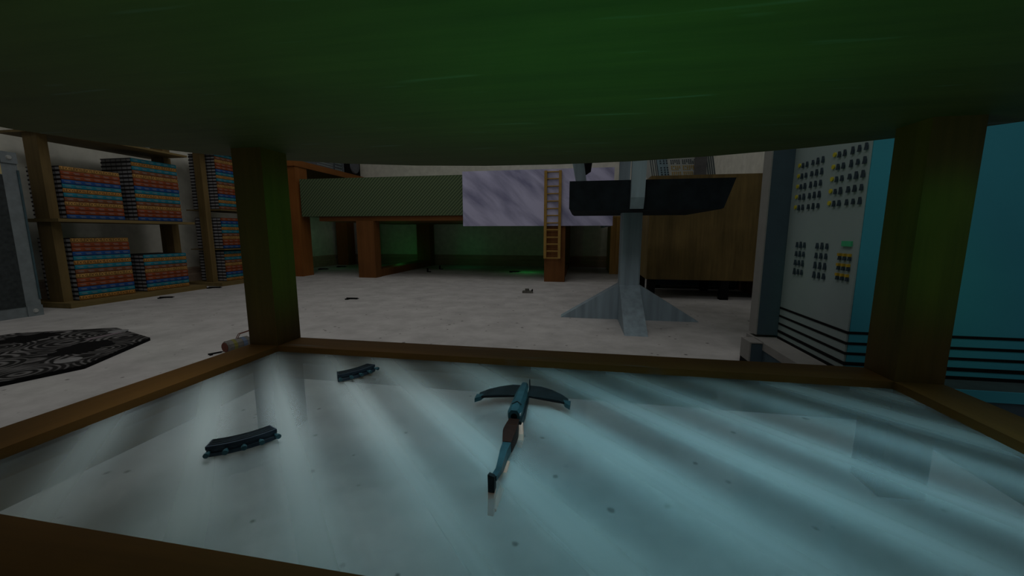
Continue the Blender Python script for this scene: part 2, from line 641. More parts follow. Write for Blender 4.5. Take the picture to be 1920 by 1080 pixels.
# ------------------------------------------------------------------ the low table we look out from under
TX0, TX1, TY0, TY1 = -1.585, 1.297, 0.335, 1.725
lw = 0.155
zr0, zr1, zt = 0.303, 0.461, 1.383
t = thing('coffee_table', 'low oval wooden table with a streaky glass shelf between its legs', 'table', (-0.144, 1.03, 0))
cx, cy, ra, rb = -0.144, 1.03, 1.96, 1.22
outl = [(cx + ra * math.cos(2 * PI * (k + .5) / 30), cy + rb * math.sin(2 * PI * (k + .5) / 30)) for k in range(30)]
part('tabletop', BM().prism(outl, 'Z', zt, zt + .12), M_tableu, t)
for x in (TX0, TX1 - lw):
    for y in (TY0, TY1 - lw):
        part('leg', BM().box(x, x + lw, y, y + lw, 0, zt), M_tablev, t)
for y in (TY0, TY1 - lw):
    part('rail', BM().box(TX0 + lw, TX1 - lw, y, y + lw, zr0, zr1), M_table, t)
for x in (TX0, TX1 - lw):
    part('rail', BM().box(x, x + lw, TY0 + lw, TY1 - lw, zr0, zr1), M_tabley, t)
g = part('glass_shelf', BM().box(TX0 + lw, TX1 - lw, TY0 + lw, TY1 - lw, .421, .433), M_glass, t, label='pale blue streaky glass shelf')

# ------------------------------------------------------------------ things on the glass
GZ = 0.433
# crossbow, standing upright with its lower parts sunk through the glass
c = thing('crossbow', 'dark teal crossbow with brown grip standing on the glass shelf', 'crossbow', (-0.18, 1.0, GZ))
xc = -0.184


def rect(cx_, y, z0, z1, w0, w1=None):
    w1 = w0 if w1 is None else w1
    return [(cx_ - w0 / 2, y, z0), (cx_ + w0 / 2, y, z0), (cx_ + w1 / 2, y, z1), (cx_ - w1 / 2, y, z1)]


def octo(cx_, y, cz, hw, hh):
    return [(cx_ + hw * a, y, cz + hh * b_) for a, b_ in ((-1, -.4), (-.5, -1), (.5, -1), (1, -.4), (1, .4), (.5, 1), (-.5, 1), (-1, .4))]


bd = BM()
bd.sweep([octo(xc + .003, y, .468, hw, .019) for y, hw in ((1.045, .017), (1.06, .0215), (1.2, .0195), (1.262, .014))])
body = part('body', bd, M_gun, c)
rec = BM()
rec.sweep([rect(xc + .012, 1.03, .440, .462, .030), rect(xc + .012, 1.10, .436, .460, .034), rect(xc + .008, 1.24, .440, .460, .030)])
sub('receiver', rec, M_gundk, body)
sub('muzzle_hole', BM().cyl((xc + .003, 1.0445, .468), (xc + .003, 1.050, .468), .010, 14), M_black, body)
sub('chevron_mark', BM().bar((xc - .010, 1.085, .4885), (xc + .003, 1.105, .4885), .003, .002).bar((xc + .018, 1.085, .4885), (xc + .003, 1.105, .4885), .003, .002), M_gundk, body)
sub('side_rail', BM().bar((xc + .021, 1.045, .474), (xc + .019, 1.235, .474), .004, .006), M_chrome, body, label='bright steel side rail')
# limbs
for s in (-1, 1):
    rings = []
    for tt, ch, dy, zz in ((0.012, .085, 0, .462), (.05, .082, -.004, .463), (.09, .066, -.020, .464), (.125, .046, -.042, .464), (.148, .030, -.064, .463)):
        x = xc + .008 + s * tt
        yc = 1.246 + dy
        rings.append([(x, yc - ch / 2, zz - .004), (x, yc + ch / 2, zz - .001), (x, yc + ch / 2, zz + .004), (x, yc - ch / 2, zz + .001)])
    lm = part('limb', BM().sweep(rings), M_gundk, c)
    xt = xc + .008 + s * .150
    sub('limb_tip', BM().prism([(xt - s * .018, 1.190), (xt + s * .006, 1.185), (xt + s * .004, 1.150), (xt - s * .012, 1.168)], 'Z', .452, .466), M_gun, lm)
    sub('string', BM().tube([(xt - s * .002, 1.170, .463), (xc + .008 + s * .02, 1.196, .466)], .0018, 6).tube([(xt - s * .002, 1.176, .458), (xc + .008 + s * .02, 1.203, .460)], .0015, 6), M_black, lm)
part('front_sight', BM().box(xc + .020, xc + .0235, 1.252, 1.256, .46, .502), M_gundk, c)
gp = BM()
gp.sweep([rect(xc + .004, 1.045, .444, .462, .030), rect(xc + .006, .985, .440, .473, .040, .034), rect(xc + .006, .955, .440, .474, .040, .036), rect(xc + .010, .90, .444, .472, .026, .022)])
part('grip', gp, M_grip, c, label='dark red-brown wooden grip')
stk = BM()
stk.sweep([rect(xc + .010, .905, .446, .471, .024, .022), rect(xc + .008, .865, .440, .470, .018), rect(xc + .009, .822, .440, .466, .014), rect(xc + .010, .798, .452, .464, .014), rect(xc + .006, .765, .455, .467, .013)])
part('stock', stk, M_gun, c)
bt = BM()
bt.sweep([[(xc - .004, .752, .435), (xc + .010, .752, .435), (xc + .010, .770, .435), (xc - .004, .770, .435)],
          [(xc - .005, .752, .477), (xc + .010, .754, .471), (xc + .010, .772, .465), (xc - .005, .772, .470)]])
part('butt_plate', bt, M_gundk, c)
bf = BM()
bf.sweep([[(xc - .005, .750, .380), (xc + .008, .750, .380), (xc + .008, .766, .378), (xc - .005, .766, .378)],
          [(xc - .004, .752, .434), (xc + .010, .752, .434), (xc + .010, .770, .434), (xc - .004, .770, .434)]])
part('butt_foot', bf, M_glass_hazed, c, label='lower end of the butt below the glass, hazed pale in its colour')
part('brace', BM().cyl((xc + .018, .845, .414), (xc + .006, .762, .386), .007, 10), M_glass_hazed, c, label='tubular brace below the glass, hazed pale in its colour')
part('trigger_guard', BM().sweep([rect(xc + .016, .872, .400, .438, .020, .012), rect(xc + .014, .84, .396, .438, .026, .016), rect(xc + .013, .825, .412, .430, .018)]), M_glass_hazed, c)
part('foregrip', BM().sweep([[(xc + .022, .995, .402), (xc + .034, .995, .402), (xc + .034, 1.007, .402), (xc + .022, 1.007, .402)],
                             [(xc + .018, 1.0, .420), (xc + .038, 1.0, .420), (xc + .038, 1.014, .420), (xc + .018, 1.014, .420)],
                             [(xc + .014, 1.03, .452), (xc + .030, 1.03, .452), (xc + .030, 1.045, .452), (xc + .014, 1.045, .452)]]), M_glass_hazed, c)


def clip(loc, rz, label):
    r = thing('bolt_rack', label, 'ammunition rack', (loc[0], loc[1], GZ), 'bolt racks lying on the glass shelf', rz)
    L_, R_ = 0.145, 0.20       # chord length and bend radius
    b_ = BM()
    rings = []
    n = 10
    a_tot = L_ / R_
    for i in range(n + 1):
        a = -a_tot / 2 + a_tot * i / n
        px, py = R_ * math.sin(a), R_ * (1 - math.cos(a)) 
        nx, ny = -math.sin(a), math.cos(a)
        rings.append([(px + nx * s * .020, py + ny * s * .020, z) for s, z in ((-1, .004), (-1, .013), (-.82, .015), (-.82, .021), (-1, .023), (-1, .032), (1, .032), (1, .004))])
    b_.sweep(rings)
    body_ = link('rack_body', b_.mesh('rack_body'), M_clip, r)
    gm = BM()
    for s in (-.55, -.1, .35, .75):
        pts = []
        for i in range(n + 1):
            a = -a_tot / 2 + a_tot * (.03 + .94 * i / n)
            px, py = R_ * math.sin(a), R_ * (1 - math.cos(a))
            pts.append((px - math.sin(a) * s * .020, py + math.cos(a) * s * .020, .0325))
        gm.tube(pts, .0016, 6)
    o = link('ridge', gm.mesh('ridge'), M_gundk, body_)
    for i in range(5):
        a = -a_tot / 2 + a_tot * (.05 + .92 * i / 4)
        px, py = R_ * math.sin(a), R_ * (1 - math.cos(a))
        nx, ny = -math.sin(a), math.cos(a)
        f = lambda d, z=.018: (px + nx * d, py + ny * d, z)
        bb = BM()
        bb.cyl(f(-.030), f(-.018), .0035, 8)
        bb.cyl(f(-.040), f(-.030), .0065, 10)
        bb.cyl(f(.018), f(.027), .0022, 6, r2=.0004)
        link('bolt', bb.mesh('bolt'), M_gun, r)
    return r


clip((-0.872, .812), math.radians(46), 'curved blue-black rack of bolts nearest the left rail on the glass')
clip((-0.866, 1.332), math.radians(60), 'curved blue-black rack of bolts by the far rail of the glass shelf')

# ------------------------------------------------------------------ bookcases and books
COL = {'Y': ('ochre', (0.50, 0.27, 0.075)), 'O': ('orange', (0.52, 0.25, 0.06)), 'R': ('red', (0.26, 0.055, 0.016)),
       'B': ('dark blue', (0.012, 0.07, 0.26)), 'T': ('teal', (0.012, 0.19, 0.27)), 'r': ('brown', (0.20, 0.07, 0.03))}
M_cov = {k: flat('book_cover_' + v[0].replace(' ', '_'), v[1], 0.6, noise=0.22, scale=45) for k, v in COL.items()}
M_bind = flat('dark_book_boards', (0.018, 0.014, 0.016), 0.7)
M_ink = flat('black_ink', (0.03, 0.018, 0.012), 0.8)
M_foil = {k: flat('faded_foil_' + k, tuple(min(1, c * .6 + .13) for c in COL[k][1]), 0.7) for k in ('R', 'B', 'T', 'r')}
CACHE = {}


def book_meshes(kind, ln, dp, th):
    key = (kind, ln, dp, th)
    if key in CACHE:
        return CACHE[key]
    cv = BM()
    sp = .018
    # rounded spine
    cv.prism([(-sp, .003), (-.005, .003), (0, th * .25), (0, th * .75), (-.005, th - .003), (-sp, th - .003)], 'Y', 0, ln)
    m1 = cv.mesh('spine')
    bo = BM()
    bo.box(-dp, -.008, 0, ln, 0, .012)
    bo.box(-dp, -.008, 0, ln, th - .012, th)
    m2 = bo.mesh('boards')
    pg = BM()
    pg.box(-dp + .01, -sp, .003, ln - .003, .012, th - .012)
    m3 = pg.mesh('pages')
    # spine decoration
    if kind in 'YO':
        tm = text_mesh('LEXY', th * S * .98)
        pts = [(v.co.x / S, v.co.y / S) for v in tm.vertices]
        fs = [tuple(p.vertices) for p in tm.polygons]
        tb = BM()
        for k in range(6):
            y0 = ln * (k + .5) / 6
            tb.poly([(.0012, y0 + p[0] * .82, th / 2 + p[1] * .95) for p in pts], fs)
            tb.box(0, .0012, y0 + ln / 12 - .0035, y0 + ln / 12 - .0015, th * .15, th * .85)
        bpy.data.meshes.remove(tm)
        m4 = tb.mesh('spine_title')
    else:
        tb = BM()
        for k in range(6):
            y0 = ln * (k + .5) / 6
            tb.box(-.001, .0012, y0 - .034, y0 + .030, th * .50, th * .68)
            tb.box(-.001, .0012, y0 - .020, y0 + .036, th * .32, th * .44)
        m4 = tb.mesh('spine_title')
    m1.materials.append(M_cov[kind])
    m2.materials.append(M_bind)
    m3.materials.append(M_pages)
    m4.materials.append(M_ink if kind in 'YO' else M_foil[kind])
    CACHE[key] = (m1, m2, m3, m4)
    return CACHE[key]


ORD = ['top', 'second', 'third', 'fourth', 'fifth', 'sixth', 'seventh', 'eighth', 'ninth', 'tenth', 'eleventh', 'twelfth',
       'thirteenth', 'fourteenth', 'fifteenth', 'sixteenth', 'seventeenth', 'eighteenth']


def stack(seq, xf, y0, ln, dp, z0, z1, where, group):
    """seq from top to bottom"""
    n = len(seq)
    z0 += .004
    th = (z1 - z0) / n
    for i, k in enumerate(seq):
        z = z1 - (i + 1) * th
        pos = 'top book' if i == 0 else ('bottom book' if i == n - 1 else ORD[i] + ' book from top')
        r = thing('book', f'{COL[k][0]} {pos} of {where}', 'book', (xf, y0, z), group)
        ms = book_meshes(k, ln, dp, round(th, 4))
        sp_ = link('spine', ms[0], None, r)
        link('boards', ms[1], None, r)
        link('pages', ms[2], None, r)
        link('spine_title', ms[3], None, sp_)


bc = thing('bookcase', 'brown wooden bookcase with three shelves nearest the grey amplifier', 'bookcase', (-7.1, 4.9, 0), 'brown wooden bookcases')
part('bottom_shelf', BM().box(-7.5, -6.69, 3.93, 5.84, 0, .068), M_casey, bc)
part('middle_shelf', BM().box(-7.5, -6.70, 3.95, 5.76, 1.150, 1.190), M_casey, bc)
part('top_shelf', BM().box(-7.5, -6.70, 3.95, 5.76, 2.285, 2.315), M_casey, bc)
for a, b_ in ((.068, 1.150), (1.190, 2.285), (2.315, 3.4)):
    part('post', BM().box(-7.16, -6.92, 4.0, 4.10, a, b_), M_case, bc)
    part('post', BM().box(-7.36, -7.10, 5.685, 5.80, a, b_), M_case, bc)
part('upper_shelf', BM().box(-7.5, -6.70, 3.95, 5.84, 3.4, 3.44), M_casey, bc)
GA = 'books stacked on the near bookcase'
stack('YRRBTOTrYRRB', -6.85, 4.14, .672, .595, 1.190, 1.890, 'left stack on near bookcase middle shelf', GA)
stack('TOTrYRRBTOTrYRRB', -6.85, 5.00, .675, .595, 1.190, 2.150, 'tall right stack on near bookcase middle shelf', GA)
stack('YRRBTOTrYRRBTO', -6.85, 4.135, .68, .595, .068, .932, 'left stack on near bookcase bottom shelf', GA)
stack('TOTrYRRBTO', -6.85, 4.995, .67, .595, .068, .658, 'low right stack on near bookcase bottom shelf', GA)

b2 = thing('bookcase', 'brown wooden bookcase partly hidden behind the table leg', 'bookcase', (-7.1, 6.95, 0), 'brown wooden bookcases')
part('bottom_shelf', BM().box(-7.5, -6.66, 6.12, 7.80, 0, .068), M_casey, b2)
part('middle_shelf', BM().box(-7.5, -6.72, 6.31, 7.74, .680, .698), M_casey, b2)
part('middle_shelf', BM().box(-7.5, -6.72, 6.31, 7.74, 1.428, 1.448), M_casey, b2)
part('top_shelf', BM().box(-7.5, -6.70, 6.15, 7.74, 2.55, 2.58), M_casey, b2)
for a, b_ in ((.068, 2.55),):
    part('post', BM().box(-7.09, -6.94, 6.20, 6.30, a, b_), M_case, b2)
    part('post', BM().box(-7.36, -7.10, 7.60, 7.72, a, b_), M_case, b2)
GB = 'books stacked on the far bookcase'
stack('OTrYRRBTOTrYRRBTOTr'[1:], -6.80, 6.37, .672, .595, 1.450, 2.49, 'tall stack on far bookcase upper shelf', GB)
stack('RBTOTrYRRB', -6.80, 6.37, .672, .595, .700, 1.294, 'stack on far bookcase middle shelf', GB)
stack('TOTrYRRBTO', -6.80, 6.37, .672, .595, .068, .655, 'stack on far bookcase bottom shelf', GB)

# ------------------------------------------------------------------ amplifier at far left
a = thing('amplifier', 'grey guitar amplifier cabinet with riveted corners at far left', 'amplifier', (-7.0, 2.85, 0))
ax, ay0, ay1, az = -6.545, 2.1, 3.570, 1.930
case = part('case', BM().box(-7.45, ax, ay0, ay1, 0, az), M_amp, a)
part('grille', BM().box(ax, ax + .006, ay0 + .13, ay1 - .135, .125, 1.66), M_grille, a, label='dark cloth grille')
part('control_strip', BM().box(ax, ax + .006, ay0 + .13, ay1 - .135, 1.67, 1.835), M_cream, a, label='cream control strip')
for y, z in ((ay0, 0), (ay0, az - .128), (ay1 - .128, 0), (ay1 - .128, az - .128)):
    cp = part('corner', BM().box(ax - .02, ax + .014, y - .004, y + .132, z + .0, z + .128), M_amp, a)
    sub('rivet', BM().cyl((ax + .012, y + .064, z + .064), (ax + .028, y + .064, z + .064), .028, 14, r2=.018), M_chrome, cp, label='bright rivet')
part('edge_trim', BM().box(ax - .01, ax + .010, ay1 - .012, ay1 + .006, .2, az - .2), flat('blue_trim', (0.05, 0.09, 0.11), .5), a)

# ------------------------------------------------------------------ engraved plate on the floor
pl = thing('floor_mat', 'black octagonal mat with grey swirl engraving lying flat on the floor', 'mat', (-4.65, 2.07, 0))
oc = [(-4.65 + 1.04 * math.cos(PI * k / 4 + math.radians(49 - 45)), 2.07 + 1.04 * math.sin(PI * k / 4 + math.radians(49 - 45))) for k in range(8)]
part('slab', BM().prism(oc, 'Z', 0, .028), M_black, pl)
oc2 = [(-4.65 + (x + 4.65) * .995, 2.07 + (y - 2.07) * .995) for x, y in oc]
part('engraved_face', BM().prism(oc2, 'Z', .028, .031), M_plate, pl)


def blob(cx_, cy_, rx, ry, rot, seed):
    rnd = random.Random(seed)
    pts = []
    for k in range(26):
        t_ = 2 * PI * k / 26
        rr = 1 + rnd.uniform(-.22, .22)
        x, y = rx * rr * math.cos(t_), ry * rr * math.sin(t_)
        pts.append((cx_ + x * math.cos(rot) - y * math.sin(rot), cy_ + x * math.sin(rot) + y * math.cos(rot)))
    return pts


for k, (bx, by, rx, ry) in enumerate(((-4.17, 2.50, .16, .22), (-5.05, 2.62, .18, .20), (-4.9, 1.7, .2, .16))):
    part('black_opening', BM().prism(blob(bx, by, rx, ry, .5, k), 'Z', .031, .033), M_black, pl)
M_stud = flat('pale_stud', (0.24, 0.24, 0.25), .6)
for bx, by in ((-4.52, 2.98), (-3.86, 2.20), (-5.5, 2.1)):
    part('stud', BM().cyl((bx, by, .031), (bx, by, .034), .075, 20), M_stud, pl)
part('inlay_bar', BM().box(-4.48, -4.42, 2.68, 2.95, .031, .033), flat('pinkish_inlay', (0.22, 0.18, 0.21), .6), pl)

# ------------------------------------------------------------------ gadget beside the table leg
gd = thing('ray_gun', 'grey drum-bodied toy ray gun with red nozzle lying behind the left table leg', 'gun', (-2.95, 2.75, 0))
p0, p1 = Vector((-2.895, 2.625, .058)), Vector((-2.862, 2.79, .060))
dv = (p1 - p0).normalized() * .62
bd = BM()
bd.cyl(p0, p0 + dv * .02, .044, 12, r2=.052)
bd.cyl(p0 + dv * .02, p0 + dv * .30, .052, 12)
bd.cyl(p0 + dv * .30, p0 + dv * .335, .052, 12, r2=.036)
drum = part('drum', bd, M_can, gd)
sub('end_cap', BM().cyl(p0 - dv * .008, p0 + dv * .004, .040, 12), M_red, drum, label='rust red end cap')
sub('yellow_label', BM().cyl(p0 + dv * .075, p0 + dv * .12, .0526, 12), flat('olive_label', (0.17, 0.165, 0.04), .6), drum)
sub('blue_label', BM().cyl(p0 + dv * .20, p0 + dv * .25, .0532, 12), flat('slate_blue_label', (0.10, 0.14, 0.22), .6), drum)
part('nozzle', BM().cyl(p0 + dv * .335, p0 + dv * .40, .014, 10).cyl(p0 + dv * .40, p0 + dv * .50, .034, 12), M_red, gd, label='rust red nozzle')
up = Vector((0, 0, 1))
side = dv.cross(up).normalized()
for s in (-.009, .009):
    part('wire_handle', BM().tube([tuple(p0 + dv * .16 + up * .05 + side * s), tuple(p0 + dv * .20 + up * .085 + side * s), tuple(p0 + dv * .40 + up * .095 + side * s), tuple(p0 + dv * .43 + up * .03 + side * s)], .003, 6), M_red, gd)
part('cradle', BM().bar(tuple(p0 + dv * .02 + Vector((0, 0, -.050))), tuple(p0 + dv * .45 + Vector((0, 0, -.050))), .04, .016), M_black, gd)


def toy_pistol(loc, rz, size, label, gray=False, grp='small black guns lying on the floor'):
    r = thing('toy_pistol', label, 'gun', (loc[0], loc[1], 0), grp, rz)
    k = size
    m_ = M_can if gray else M_black
    f = BM()
    f.box(-.5 * k, .42 * k, -.05 * k, .05 * k, .02 * k, .12 * k)
    f.box(.42 * k, .55 * k, -.025 * k, .025 * k, .05 * k, .10 * k)
    link('slide', f.mesh('slide'), m_, r)
    f = BM()
    f.prism([(-.42 * k, -.05 * k), (-.16 * k, -.05 * k), (-.24 * k, -.34 * k), (-.46 * k, -.34 * k)], 'Z', 0, .09 * k)
    link('grip', f.mesh('grip'), m_, r)
    f = BM()
    f.box(-.13 * k, .02 * k, -.13 * k, -.11 * k, .03 * k, .06 * k).box(.0 * k, .02 * k, -.13 * k, -.04 * k, .03 * k, .06 * k)
    link('trigger_guard', f.mesh('trigger_guard'), m_, r)
    return r


toy_pistol((-6.33, 4.86), .35, .19, 'small black pistol on the floor before the near bookcase base')
toy_pistol((-6.60, 5.92), .2, .22, 'small black pistol on the floor between the two bookcases')
toy_pistol((-3.42, 5.27), 0.05, .19, 'small black pistol alone on open floor before the bed')
toy_pistol((-2.99, 2.62), 1.0, .10, 'small dark pistol lying beside the ray gun behind the table rail')
toy_pistol((-7.02, 9.55), .1, .26, 'black pistol under the desk, nearer of two', grp='dark pistols under the desk')
toy_pistol((-7.0, 10.35), .1, .26, 'black pistol under the desk, nearer the wall', grp='dark pistols under the desk')
toy_pistol((-1.67, 9.75), .1, .28, 'black pistol in the green glow under the bed')


def spool(loc, label):
    r = thing('metal_bracket', label, 'bracket', (loc[0], loc[1], 0), 'small brackets under the bed')
    link('base', BM().box(-.05, .05, -.03, .03, 0, .02).mesh('base'), M_black, r)
    link('upright', BM().box(-.05, -.025, -.03, .03, .02, .10).mesh('upright'), M_black, r)


spool((-3.87, 9.40), 'small black bracket under the bed, nearer of two')
spool((-3.82, 10.15), 'small black bracket under the bed, farther of two')
fx = thing('gadget', 'small grey gadget with a flat base alone on the floor before the ladder', 'gadget', (-0.87, 6.37, 0))
link('base', BM().box(-.085, .085, -.05, .05, 0, .035).mesh('base'), M_can, fx)
link('knob', BM().cyl((-.01, 0, .035), (-.01, 0, .07), .035, 12).mesh('knob'), M_can, fx)
link('fin', BM().box(.07, .085, -.05, .05, .035, .06).mesh('fin'), M_black, fx)

# ------------------------------------------------------------------ bed
bed = thing('bed', 'long bed with green striped mattress and lilac blanket on red-brown legs', 'bed', (-2.9, 9.75, 0))
part('mattress', BM().box(-6.30, .50, 7.945, 11.55, 1.375, 2.205), M_mattress, bed, label='green diagonally striped mattress')
part('frame', BM().box(-5.90, .45, 7.99, 11.50, 1.27, 1.372), M_bedx, bed)
for x in (-4.955, -.742):
    part('leg', BM().box(x, x + .42, 7.94, 8.20, 0, 1.27), M_bed, bed)
    part('leg', BM().box(x, x + .42, 11.15, 11.5, 0, 1.27), M_bed, bed)
    part('runner', BM().box(x + .02, x + .40, 8.20, 11.15, 0, .17), M_bed, bed)
bl = BM()
bl.box(-2.455, .60, 7.885, 7.935, 1.146, 2.26)
bl.box(-2.455, .60, 7.935, 11.56, 2.208, 2.26)
bl.box(.55, .60, 7.935, 11.56, 1.146, 2.208)
part('blanket', bl, M_blanket, bed, label='lilac blanket with darker wavy bands')  # darker wavy bands are drawn in the colour of flat cloth
ld = thing('ladder', 'ochre wooden ladder hanging down the lilac blanket of the bed', 'ladder', (-.58, 7.85, .49))
for x0, x1 in ((-.750, -.694), (-.462, -.408)):
    part('rail', BM().box(x0, x1, 7.835, 7.880, .488, 2.225), M_ladder, ld)
for z in (2.2, 2.068, 1.924, 1.779, 1.634, 1.487, 1.351, 1.203, 1.065, .916, .777, .637, .496):
    part('rung', BM().cyl((-.694, 7.857, z), (-.462, 7.857, z), .013, 8), M_ladder, ld)

# ------------------------------------------------------------------ desk and what stands on it
dk = thing('desk', 'orange-brown wooden desk along the left wall behind the bookcases', 'desk', (-7.0, 9.7, 0))
part('top', BM().box(-7.70, -6.34, 7.86, 11.55, 2.49, 2.63), M_desk, dk)
for x, y in ((-6.74, 7.90), (-7.68, 7.90), (-7.60, 11.05), (-6.74, 11.10)):
    part('leg', BM().box(x, x + .38, y, y + .38, 0, 2.49), M_deskv, dk)
cm = thing('control_console', 'grey console box with rows of switches on the desk', 'console', (-6.8, 9.55, 2.63))
cs = part('case', BM().box(-7.3, -6.60, 8.95, 10.14, 2.63, 3.25), flat('dark_grey_case', (0.12, 0.14, 0.17), .6), cm)
for k in range(6):
    sub('vent_slot', BM().box(-6.60, -6.596, 9.0, 9.62, 2.66 + k * .06, 2.685 + k * .06), M_panel, cs)
pn = part('switch_panel', BM().box(-6.60, -6.592, 9.68, 10.05, 2.65, 3.22), flat('slate_panel', (0.07, 0.09, 0.11), .6), cm)
for i in range(5):
    for j in range(3):
        sub('switch', BM().box(-6.592, -6.585, 9.72 + i * .062, 9.755 + i * .062, 2.70 + j * .08, 2.735 + j * .08), M_panel, pn)
sp = thing('speaker', 'black loudspeaker with a grey cone at the back of the desk', 'loudspeaker', (-6.8, 10.6, 2.63))
part('cabinet', BM().box(-7.2, -6.60, 10.22, 10.95, 2.63, 3.5), M_black, sp)
part('cone', BM().cyl((-6.60, 10.66, 2.95), (-6.575, 10.66, 2.95), .23, 24, r2=.21), flat('grey_cone', (0.13, 0.14, 0.17), .7), sp, label='grey speaker cone')

# ------------------------------------------------------------------ nightstand behind the chair
ns = thing('nightstand', 'brown wooden nightstand standing beside the far end of the bed', 'nightstand', (1.2, 10.4, 0))
part('body', BM().box(.72, 1.62, 9.72, 11.15, 0, 1.36), M_night, ns)
part('top', BM().box(.70, 1.64, 9.70, 11.17, 1.36, 1.41), M_night, ns)
part('corner_post', BM().box(.70, .76, 9.695, 9.72, 0, 1.36).box(.83, .87, 9.695, 9.72, 0, 1.36), M_night, ns)

# ------------------------------------------------------------------ office chair
ch = thing('office_chair', 'black seated swivel chair on a four-finned grey steel pedestal', 'chair', (.555, 4.61, 0))
px0, px1, py0, py1 = .443, .665, 4.50, 4.722
part('pole', BM().prism([(px0 + .02, py0), (px1 - .02, py0), (px1, py0 + .02), (px1, py1 - .02), (px1 - .02, py1), (px0 + .02, py1), (px0, py1 - .02), (px0, py0 + .02)], 'Z', 0, 1.225), M_steel, ch)
zf = .415
part('base_fin', BM().prism([(-.222, 0), (px0, 0), (px0, zf)], 'Y', py0 + .055, py1 - .0), M_steel, ch)
part('base_fin', BM().prism([(1.336, 0), (px1, 0), (px1, zf)], 'Y', py0 + .055, py1 - .0), M_steel, ch)
part('base_fin', BM().prism([(3.81, 0), (py0, 0), (py0, zf)], 'X', px0, px1), M_steel, ch)
part('base_fin', BM().prism([(5.41, 0), (py1, 0), (py1, zf)], 'X', px0, px1), M_steel, ch)
ys0, ys1 = 3.98, 5.24
part('seat', BM().prism([(-.128, 1.245), (-.10, 1.225), (1.29, 1.225), (1.315, 1.235), (1.405, 1.512), (-.128, 1.512)], 'Y', ys0, ys1), M_seat, ch, label='thick black seat')
for y0, y1 in ((ys0 - .06, ys0), (ys1, ys1 + .06)):
    part('arm_support', BM().sweep([[(.461, y0 + (.05 if y0 < 4.5 else 0), 1.235), (.588, y0 + (.05 if y0 < 4.5 else 0), 1.235), (.588, y1 - (.05 if y0 > 4.5 else 0), 1.235), (.461, y1 - (.05 if y0 > 4.5 else 0), 1.235)],
                                    [(.461, y0, 1.34), (.588, y0, 1.34), (.588, y1, 1.34), (.461, y1, 1.34)],
                                    [(.461, y0, 2.0), (.60, y0, 2.0), (.60, y1, 2.0), (.461, y1, 2.0)]]), M_steel, ch)
    part('armrest', BM().box(.10, .96, y0 - .06, y1 + .06, 2.0, 2.08), M_seat, ch)
part('back_support', BM().sweep([[(-.06, 4.50, 1.50), (.055, 4.50, 1.50), (.055, 4.72, 1.50), (-.06, 4.72, 1.50)],
                                 [(-.20, 4.50, 2.2), (-.06, 4.50, 2.2), (-.06, 4.72, 2.2), (-.20, 4.72, 2.2)]]), M_steel, ch)
part('backrest', BM().prism([(.03, 1.73), (.10, 1.775), (.02, 3.0), (-.10, 3.0), (-.06, 2.2)], 'Y', 4.05, 5.17), M_seat, ch)

# ------------------------------------------------------------------ big cabinet with a leaning console on it
cb = thing('cabinet', 'large plain brown wooden cabinet on short black legs by right wall', 'cabinet', (1.9, 6.7, 0))
part('body', BM().box(1.005, 2.78, 6.178, 7.27, .295, 1.845), M_cab, cb)
for x in (1.03, 2.085, 2.66):
    for y in (6.185, 7.13):
        if x > 2.5 and y > 7:
            continue
        part('leg', BM().box(x, x + .112, y, y + .112, 0, .295), M_black, cb)
lc = thing('chest', 'low dark navy chest on tiny black feet behind the brown cabinet', 'chest', (2.03, 7.45, 0))
part('body', BM().box(1.33, 2.74, 7.34, 7.9, .06, .40), M_navy, lc)
for x in (1.36, 2.61):
    for y in (7.35, 7.78):
        part('foot', BM().box(x, x + .09, y, y + .09, 0, .06), M_black, lc)

cn = thing('switchboard', 'grey switchboard box with rows of tiny switches leaning on the brown cabinet', 'switchboard', (1.5, 6.6, 1.845))


def lean(z):
    return -.18 * (z - 1.845)


bx = BM()
zt_ = 2.75
bx.sweep([[(1.05 + lean(z), 6.5, z), (2.005 + lean(z), 6.5, z), (2.005 + lean(z), 6.85, z), (1.05 + lean(z), 6.85, z)] for z in (1.845, zt_)])
part('case', bx, flat('pale_grey_panel', (0.36, 0.39, 0.38), .7, noise=.05), cn)


def strip(x0, x1, z0, z1, y=6.497):
    return [[(x0 + lean(z), y, z), (x1 + lean(z), y, z), (x1 + lean(z), 6.50, z), (x0 + lean(z), 6.50, z)] for z in (z0, z1)]


for x in (1.075, 1.105, 1.140, 1.165, 1.895, 1.925, 1.955, 1.985):
    part('vent_slot', BM().sweep(strip(x, x + .011, 1.845, zt_)), M_btn, cn)
part('blue_band', BM().sweep(strip(1.178, 1.33, 1.845, zt_)), flat('pale_blue_band', (0.20, 0.30, 0.36), .7), cn)
for x in (1.215, 1.265, 1.308):
    dd = BM()
    for k in range(18):
        if k % 6 == 5:
            continue
        z = 1.86 + k * .034
        dd.sweep(strip(x, x + .022, z, z + .020, 6.494))
    part('switch_column', dd, M_btn, cn)
for col, zz in ((M_org, 1.88), (M_org, 1.97), (M_btn, 2.06), (M_btn, 2.18)):
    for xa, nx in ((1.375, 5), (1.545, 7)):
        dd = BM()
        for i in range(nx):
            for j in range(3):
                if (i * 7 + j * 3 + int(zz * 50)) % 9 == 0:
                    continue
                dd.sweep(strip(xa + i * .029, xa + .016 + i * .029, zz + j * .024, zz + .013 + j * .024, 6.494))
        part('switch_block', dd, col, cn)
ps = thing('grey_post', 'slim dark grey box standing upright before the leaning switchboard', 'post', (1.7, 6.33, 1.845))
part('column', BM().box(1.655, 1.80, 6.29, 6.40, 1.862, 2.6), flat('mid_grey_post', (0.085, 0.085, 0.09), .7), ps)
part('foot', BM().box(1.64, 1.815, 6.28, 6.41, 1.845, 1.862), flat('mid_grey_post', (0.085, 0.085, 0.09), .7), ps)

